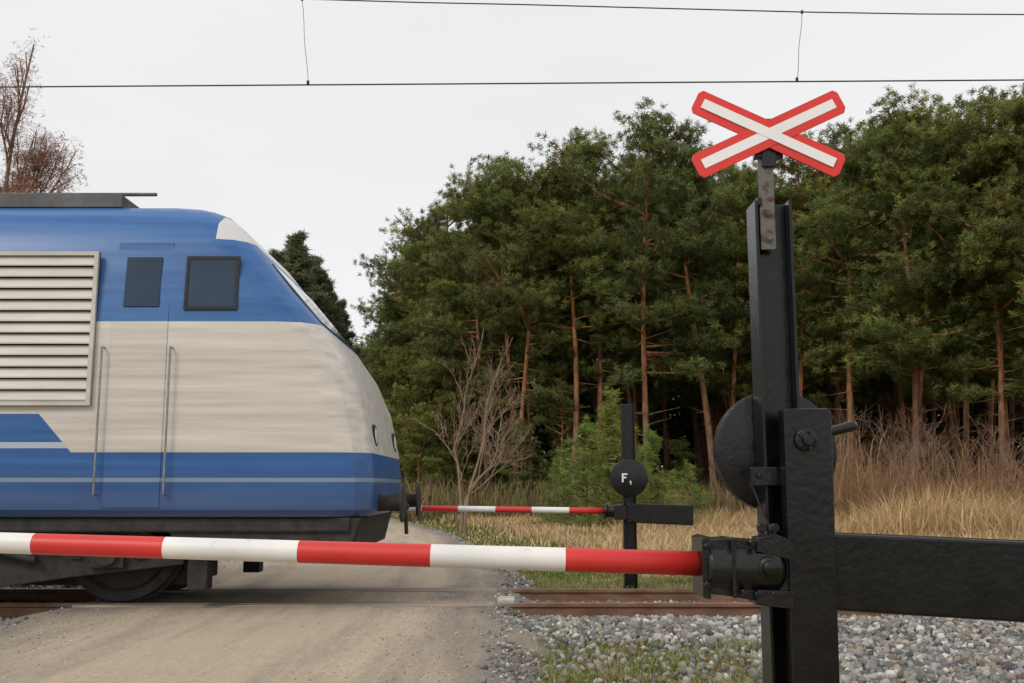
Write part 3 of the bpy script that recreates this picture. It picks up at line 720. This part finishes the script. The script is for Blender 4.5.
g.box((fx+.098,y0,fz-.03),(fx+.109,y1,fz+.018)); g.box((fx+.088,y0,fz+.004),(fx+.098,y1,fz+.014))
g.obj("letter_marking",M_WHITE,fb)
a=P(604,511,YF-.03); b=P(690,513,YF-.03)
g=G(); g.lathe(a,(1,0,-.02),[(0,.045),(0,.095),(.03,.10),(.05,.08),(.12,.085),(.2,.10),(.3,.10)],16)
g.box((a.x+.12,YF-.16,a.z-.11),(a.x+.3,YF-.09,a.z+.08))
g.obj("boom_socket",M_TAR2,fb,bevel=.005,smooth=True)
g=G(); t1=P(637,503,YF); t2=P(691,505,YF); t3=P(691,525,YF); t4=P(637,522,YF)
g.prism([(t4.x-.15,t4.z),(t3.x,t3.z),(t2.x,t2.z),(t1.x-.15,t1.z)],YF-.19,YF-.02); g.obj("counterweight",M_TAR,fb,bevel=.012)
B=P(312,506.5,YF-.03); bl=[604,567,530,494,457,421,385,349]
boom_mesh(a+Vector((.03,0,0)),B,.043,.032,[0]+[(604-q)/(604-312) for q in bl[1:]]+[1],True,fb)

# crossing sign
sg=root("railway_crossing_sign",(xc,YN-.04,P(768,248,YN).z),"red and white crossbuck sign on rusty bar above black post","crossing sign")
YS=YN-.055
a=P(758.5,250,YS); b=P(774.5,160,YS)
g=G(); cx=(a.x+b.x)/2; g.box((cx-.030,YS-.008,a.z),(cx+.032,YS+.006,b.z)); 
g.obj("sign_bar",M_RUSTBAR,sg,bevel=.003)
g=G()
for py in (213,238): 
    cc=P(766,py,YS-.01); cc.x=cx; g.tube(cc,cc+Vector((0,-.014,0)),.012,n=6); g.tube(cc+Vector((0,.003,0)),cc+Vector((0,-.003,0)),.019,n=16)
g.obj("bolt",M_RUSTBAR,sg,bevel=.001)
cc=P(768,152,YS); g=G(); g.box((cc.x-.06,YS-.012,cc.z-.03),(cc.x+.06,YS+.02,cc.z+.01)); g.box((cc.x-.03,YS-.018,cc.z-.07),(cc.x+.03,YS+.02,cc.z+.14))
g.obj("mounting_bracket",M_TAR2,sg,bevel=.004)
def arm(Aend,Bend,yf,yw,name):
    A=P(*Aend,YS-.03);B=P(*Bend,YS-.03); d=B-A; Ln=d.length; ang=math.atan2(d.z,d.x); c=(A+B)/2; c.y=YS-.03
    M=Matrix.Translation(c)@Matrix.Rotation(-ang,4,'Y')
    h=.0535; l=Ln/2; ch=.018
    poly=[(-l,-h+ch),(-l+ch*.8,-h),(l-ch*.8,-h),(l,-h+ch),(l,h-ch),(l-ch*.8,h),(-l+ch*.8,h),(-l,h-ch)]
    g=G(); g.prism(poly,yf,yf+.008,0,M)
    l2=l-.034; w=.0205
    g.prism([(-l2,-w),(l2,-w),(l2,w),(-l2,w)],yw,yf+.003,1,M)
    g.obj(name,[M_RED,M_WHITE],sg)
arm((695,100.5),(842,167),-.003,-.0095,"cross_arm")
arm((695.5,168),(841,100.5),-.006,-.0080,"cross_arm")

mpz=P(184,560,13.6)
r=root("marker_post",(mpz.x,13.6,GZ),"short black marker post in verge grass","marker post")
g=G(); g.tube((mpz.x,13.6,GZ),(mpz.x,13.6,mpz.z),.035,.032,n=12); g.lathe((mpz.x,13.6,mpz.z),(0,0,1),[(0,.045),(.02,.045),(.04,.03)],12); g.obj("post",M_TAR,r,smooth=True)

# ---------------------------------------------------------------- locomotive
XF=-1.38; XM=-9.6; YL=11.34
lv=root("locomotive",(XM,YL,0),"blue and white electric locomotive passing over the crossing","locomotive")
zs=[.93,1.0,1.3,1.6,2.1,2.5,2.87,3.25,3.6,3.92,4.08,4.18,4.24]
ws=[1.42,1.46,1.46,1.46,1.46,1.46,1.46,1.44,1.40,1.33,1.2,.98,.6]
xo=[.06,.0,.0,.03,.14,.32,.58,.92,1.20,1.46,1.64,1.8,2.1]
V=[];Fc=[]
for z,w,xx in zip(zs,ws,xo):
    h=(XF-XM)-xx; c=.30 ; c2=.16
    ring=[(h,-(w-c)),(h-.06,-(w-c*.55)),(h-c2*1.1,-(w-.06)),(h-.42,-w),(-h+.42,-w),(-h+c2*1.1,-(w-.06)),(-h+.06,-(w-c*.55)),(-h,-(w-c))]
    ring=ring+[(x,-y) for x,y in reversed(ring)]
    V+=[(x,y,z) for x,y in ring]
n=16
for k in range(len(zs)-1):
    for i in range(n): Fc.append((k*n+i,k*n+(i+1)%n,(k+1)*n+(i+1)%n,(k+1)*n+i))
Fc.append(tuple(range(n-1,-1,-1))); Fc.append(tuple(range((len(zs)-1)*n,len(zs)*n)))
body=mk("body",[(x+XM,y+YL,z) for x,y,z in V],Fc,M_LOCO,lv,True); body.location=(-XM,-YL,0); WORLD["body"]=Vector((0,0,0))
try: body.data.set_sharp_from_angle(angle=math.radians(28))
except Exception: pass
def sidey(z,side=-1): return YL+side*float(np.interp(z,zs,ws))
def pane(name,x0,x1,z0,z1,mat,off=.012,parent=lv,frame=True,side=-1):
    g=G(); s=side
    A=[(x0,z0),(x1,z0),(x1,z1),(x0,z1)]
    v=[(x,sidey(z,s)+s*off,z) for x,z in A]+[(x,sidey(z,s)-s*.01,z) for x,z in A]
    g.add(v,[(0,1,2,3),(7,6,5,4),(0,4,5,1),(1,5,6,2),(2,6,7,3),(3,7,4,0)])
    p=g.obj(name,mat,parent,bevel=.004)
    if frame:
        g=G(); t=.03
        for (a0,b0,a1,b1) in ((x0-t,z0-t,x1+t,z0),(x0-t,z1,x1+t,z1+t),(x0-t,z0,x0,z1),(x1,z0,x1+t,z1)):
            v=[(x,sidey(z,s)+s*(off+.008),z) for x,z in ((a0,b0),(a1,b0),(a1,b1),(a0,b1))]+[(x,sidey(z,s)-s*.01,z) for x,z in ((a0,b0),(a1,b0),(a1,b1),(a0,b1))]
            g.add(v,[(0,1,2,3),(7,6,5,4),(0,4,5,1),(1,5,6,2),(2,6,7,3),(3,7,4,0)])
        fo=g.obj("frame",M_RUBBER,parent)
        fo.parent=p
        fo.location=WORLD[fo.name]-WORLD[p.name]
    return p
for sd in (-1,1):
    pane("cab_window",-3.28,-2.80,3.02,3.52,M_GLASS,side=sd)
    pane("cab_window",2*XM+2.80,2*XM+3.28,3.02,3.52,M_GLASS,side=sd)
    for x0 in (-4.02,2*XM+3.46):
        g=G(); s=sd
        for za,zb in ((1.02,1.55),(1.55,2.87),(2.87,3.70)):
            v=[(x,sidey(z,s)+s*.010,z) for x,z in ((x0,za),(x0+.56,za),(x0+.56,zb),(x0,zb))]+[(x,sidey(z,s)-s*.01,z) for x,z in ((x0,za),(x0+.56,za),(x0+.56,zb),(x0,zb))]
            g.add(v,[(0,1,2,3),(7,6,5,4),(0,4,5,1),(1,5,6,2),(2,6,7,3),(3,7,4,0)])
        dr=g.obj("door",M_LOCO,lv)
        w=pane("door_window",x0+.1,x0+.46,3.02,3.54,M_GLASS,off=.016,side=sd,frame=False); w.parent=dr; w.location=WORLD[w.name]-WORLD[dr.name]
        g=G()
        for hx in (x0-.06,x0+.62):
            yy=sidey(2,s)+s*.07; g.tube((hx,yy,1.15),(hx,yy,2.6),.011,n=10)
            for hz in (1.15,2.6): g.tube((hx,yy,hz),(hx,yy-s*.08,hz),.009,n=8)
        g.obj("handrail",M_STEEL,lv,smooth=True)
    for k in range(4):
        x1=-4.18-k*2.66; x0=x1-2.5; g=G(); s=sd; yb=sidey(2,s)
        z0,z1=2.02,3.58
        g.box((x0,min(yb-.01*s,yb+s*.012),z0),(x1,max(yb-.01*s,yb+s*.012),z1),1)
        t=.04
        for (a0,b0,a1,b1) in ((x0,z0,x1,z0+t),(x0,z1-t,x1,z1),(x0,z0+t,x0+t,z1-t),(x1-t,z0+t,x1,z1-t)):
            g.box((a0,min(yb,yb+s*.05),b0),(a1,max(yb,yb+s*.05),b1),0)
        ns=13
        for j in range(ns):
            zc=z0+t+(j+.5)*(z1-z0-2*t)/ns
            v=[(x0+t,yb+s*.014,zc+.052),(x1-t,yb+s*.014,zc+.052),(x1-t,yb+s*.05,zc-.035),(x0+t,yb+s*.05,zc-.035),
               (x0+t,yb+s*.014,zc+.035),(x1-t,yb+s*.014,zc+.035),(x1-t,yb+s*.05,zc-.050),(x0+t,yb+s*.05,zc-.050)]
            g.add(v,[(0,1,2,3),(7,6,5,4),(0,4,5,1),(1,5,6,2),(2,6,7,3),(3,7,4,0)],0)
        g.obj("louvre_grille",[M_CREAM,M_DARK],lv)
def xe(z): return float(np.interp(z,zs,xo))
for sx in (1,-1):
    hx=lambda z: XM+sx*((XF-XM)-xe(z))
    for ya,yb in ((-1.05,-.04),(.04,1.05)):
        g=G(); z0,z1=2.93,3.56
        v=[(hx(z)+sx*.015,YL+y,z+.006) for y,z in ((ya,z0),(yb,z0),(yb*.97,z1),(ya*.97,z1))]+[(hx(z)-sx*.02,YL+y,z-.01) for y,z in ((ya,z0),(yb,z0),(yb*.97,z1),(ya*.97,z1))]
        g.add(v,[(0,1,2,3),(7,6,5,4),(0,4,5,1),(1,5,6,2),(2,6,7,3),(3,7,4,0)]); g.obj("windscreen",M_GLASS,lv,bevel=.004)
    for y in (-.85,.85):
        c=Vector((hx(1.75)-sx*.02,YL+y,1.75)); g=G(); g.lathe(c,(sx,0,.1),[(-.05,.12),(.03,.12),(.04,.10),(.035,.09)],24,1); g.lathe(c+Vector((sx*.036,0,.003)),(sx,0,.1),[(0,.088),(.012,.06)],20,0)
        g.obj("headlight",[M_LAMP,M_DARK],lv,smooth=True)
    for y in (-.875,.875):
        g=G(); c=Vector((XM+sx*(XF-XM),YL+y,1.06)); g.tube(c-Vector((sx*.1,0,0)),c+Vector((sx*.22,0,0)),.09,.08,n=20); g.lathe(c+Vector((sx*.22,0,0)),(sx,0,0),[(0,.10),(.01,.20),(.035,.20),(.055,.1)],28)
        g.obj("buffer",M_DARK,lv,smooth=True)
    g=G(); c=Vector((XM+sx*(XF-XM),YL,1.0)); g.tube(c,c+Vector((sx*.18,0,0)),.05); g.tube(c+Vector((sx*.18,-.08,0)),c+Vector((sx*.18,.08,0)),.04); g.tube(c+Vector((sx*.18,0,0)),c+Vector((sx*.20,0,-.3)),.022)
    g.obj("coupling",M_DARK,lv,smooth=True)
    g=G(); x0=XM+sx*(XF-XM); xs_=[x0-sx*2.1,x0-sx*.12,x0-sx*.20,x0-sx*.38,x0-sx*1.9]; zz_=[.92,.92,.66,.60,.60]
    g.prism(list(zip(xs_,zz_)),YL-1.34,YL-1.26); g.prism(list(zip(xs_,zz_)),YL+1.26,YL+1.34)
    g.prism([(x0-sx*.16,.92),(x0-sx*.12,.92),(x0-sx*.20,.58),(x0-sx*.26,.58)],YL-1.26,YL+1.26)
    g.obj("snow_plough",M_DARK,lv,bevel=.01)
g=G(); g.box((XM-8.0,YL-1.38,.78),(XM+8.0,YL+1.38,.925)); g.box((XM-2.2,YL-1.25,.35),(XM+2.2,YL+1.25,.80)); g.obj("underframe",M_DARK,lv,bevel=.02)
for bx_ in (XM+3.95,XM-3.95):
    g=G()
    for s in (-1,1):
        y=YL+s*1.05
        g.prism([(bx_-2.35,.62),(bx_-1.9,.80),(bx_-.8,.80),(bx_-.5,.55),(bx_+.5,.55),(bx_+.8,.80),(bx_+1.9,.80),(bx_+2.35,.62),(bx_+2.35,.45),(bx_+1.2,.32),(bx_+.5,.22),(bx_-.5,.22),(bx_-1.2,.32),(bx_-2.35,.45)],y-.07,y+.07)
        for wx in (bx_-1.6,bx_+1.6):
            g.box((wx-.17,y-.14,.42),(wx+.17,y+.14,.74)); g.tube((wx,y+s*.14,.56),(wx,y+s*.19,.56),.12,n=20)
            for q in (-.32,.32):
                for zz in np.arange(.50,.80,.05): g.lathe((wx+q,y+s*.02,zz),(0,0,1),[(0,.085),(.03,.085)],14)
        for q in (-.28,.28): g.tube((bx_+q,y+s*.08,.52),(bx_+q,y+s*.08,.92),.09,n=16)
        g.tube((bx_-.6,y+s*.14,.85),(bx_+.9,y+s*.14,.5),.04,n=12)
        g.box((bx_-2.6,y-.1,.2),(bx_-2.4,y+.1,.75)); g.box((bx_+2.4,y-.1,.2),(bx_+2.6,y+.1,.75))
    g.box((bx_-2.2,YL-.6,.2),(bx_+2.2,YL+.6,.8))
    bg=g.obj("bogie",M_DARK,lv,bevel=.012)
    for wx in (bx_-1.6,bx_+1.6):
        g=G()
        for s in (-1,1):
            y=YL+s*.72; g.lathe((wx,y,.665),(0,s,0),[(-.07,.645),(-.045,.65),(-.04,.615),(.06,.610),(.065,.52),(.02,.48),(.01,.2),(.07,.17),(.09,.12)],44)
        g.tube((wx,YL-.8,.665),(wx,YL+.8,.665),.09,n=16)
        o=g.obj("wheelset",M_DARK,bg,smooth=True)
g=G()
for x0,x1 in ((-5.6,-4.2),(-8.4,-6.4),(-12.2,-10)):
    g.box((x0,YL-.95,4.2),(x1,YL+.95,4.34))
g.tube((-13,YL-.75,4.40),(-3.9,YL-.75,4.40),.022,n=8)
for x in np.arange(-12.5,-3.9,1.1):
    for k in range(3): g.lathe((x,YL-.75,4.2+k*.06),(0,0,1),[(0,.035),(.02,.06),(.04,.035)],12)
g.obj("roof_equipment",M_GREYROOF,lv,bevel=.01)
g=G(); hzc=float((P(0,87,WY)).z)-.03
px0=-14.6
for y in (-.5,.5):
    g.tube((px0-.9,YL+y,4.4),(px0+.9,YL+y*.9,5.1),.03,n=8); g.tube((px0+.9,YL+y*.9,5.1),(px0-.2,YL+y*.7,hzc-.08),.022,n=8)
    g.tube((px0-1.1,YL+y*1.4,4.4),(px0+1.1,YL+y*1.4,4.4),.03,n=8)
for q in (-.18,.18): g.tube((px0-.2+q,YL-.85,hzc),(px0-.2+q,YL+.85,hzc),.02,n=8)
for q in (-1.1,1.1):
    g.tube((px0+q,YL-.7,4.4),(px0+q,YL+.7,4.4),.03,n=8)
    for y in (-.7,.7): g.tube((px0+q,YL+y,4.1),(px0+q,YL+y,4.4),.05,n=8)
g.tube((px0-.4,YL-.45,hzc-.05),(px0-.4,YL+.45,hzc-.05),.018,n=8); g.tube((px0-.2,YL-.35,hzc-.08),(px0-.2,YL+.35,hzc-.08),.018,n=8)
g.obj("pantograph",M_DARK,lv,smooth=True)

# ---------------------------------------------------------------- light
w=bpy.data.worlds.new("World"); scn.world=w; w.use_nodes=True; nt=w.node_tree
bg=nt.nodes["Background"]; bg.inputs[1].default_value=.1
sky=nt.nodes.new("ShaderNodeTexSky"); sky.sky_type='NISHITA'; sky.sun_disc=False
sky.sun_elevation=math.radians(42); sky.sun_rotation=math.radians(215)
tc=nt.nodes.new("ShaderNodeTexCoord"); mp=nt.nodes.new("ShaderNodeMapping"); mp.inputs['Scale'].default_value=(1,1,3)
nz=nt.nodes.new("ShaderNodeTexNoise"); nz.inputs['Scale'].default_value=1.3; nz.inputs['Detail'].default_value=4
L(nt,tc.outputs['Generated'],mp.inputs[0]); L(nt,mp.outputs[0],nz.inputs['Vector'])
cl=ramp(nt,nz.outputs[0],[(.3,(.83,.835,.85)),(.7,(.93,.93,.935))])
mul=nt.nodes.new("ShaderNodeVectorMath"); mul.operation='SCALE'; mul.inputs[3].default_value=10.0
L(nt,cl.outputs[0],mul.inputs[0])
m=mixc(nt,.97,sky.outputs[0],mul.outputs[0])
L(nt,m,bg.inputs[0])
sl_=bpy.data.lights.new("sun",'SUN'); sl_.energy=1.5; sl_.angle=math.radians(20); sl_.color=(1,.95,.87)
so=bpy.data.objects.new("sun",sl_); COL.objects.link(so)
el=math.radians(42); az=math.radians(215)
dv=Vector((math.sin(az)*math.cos(el),math.cos(az)*math.cos(el),math.sin(el)))
so.rotation_euler=dv.to_track_quat('Z','Y').to_euler()
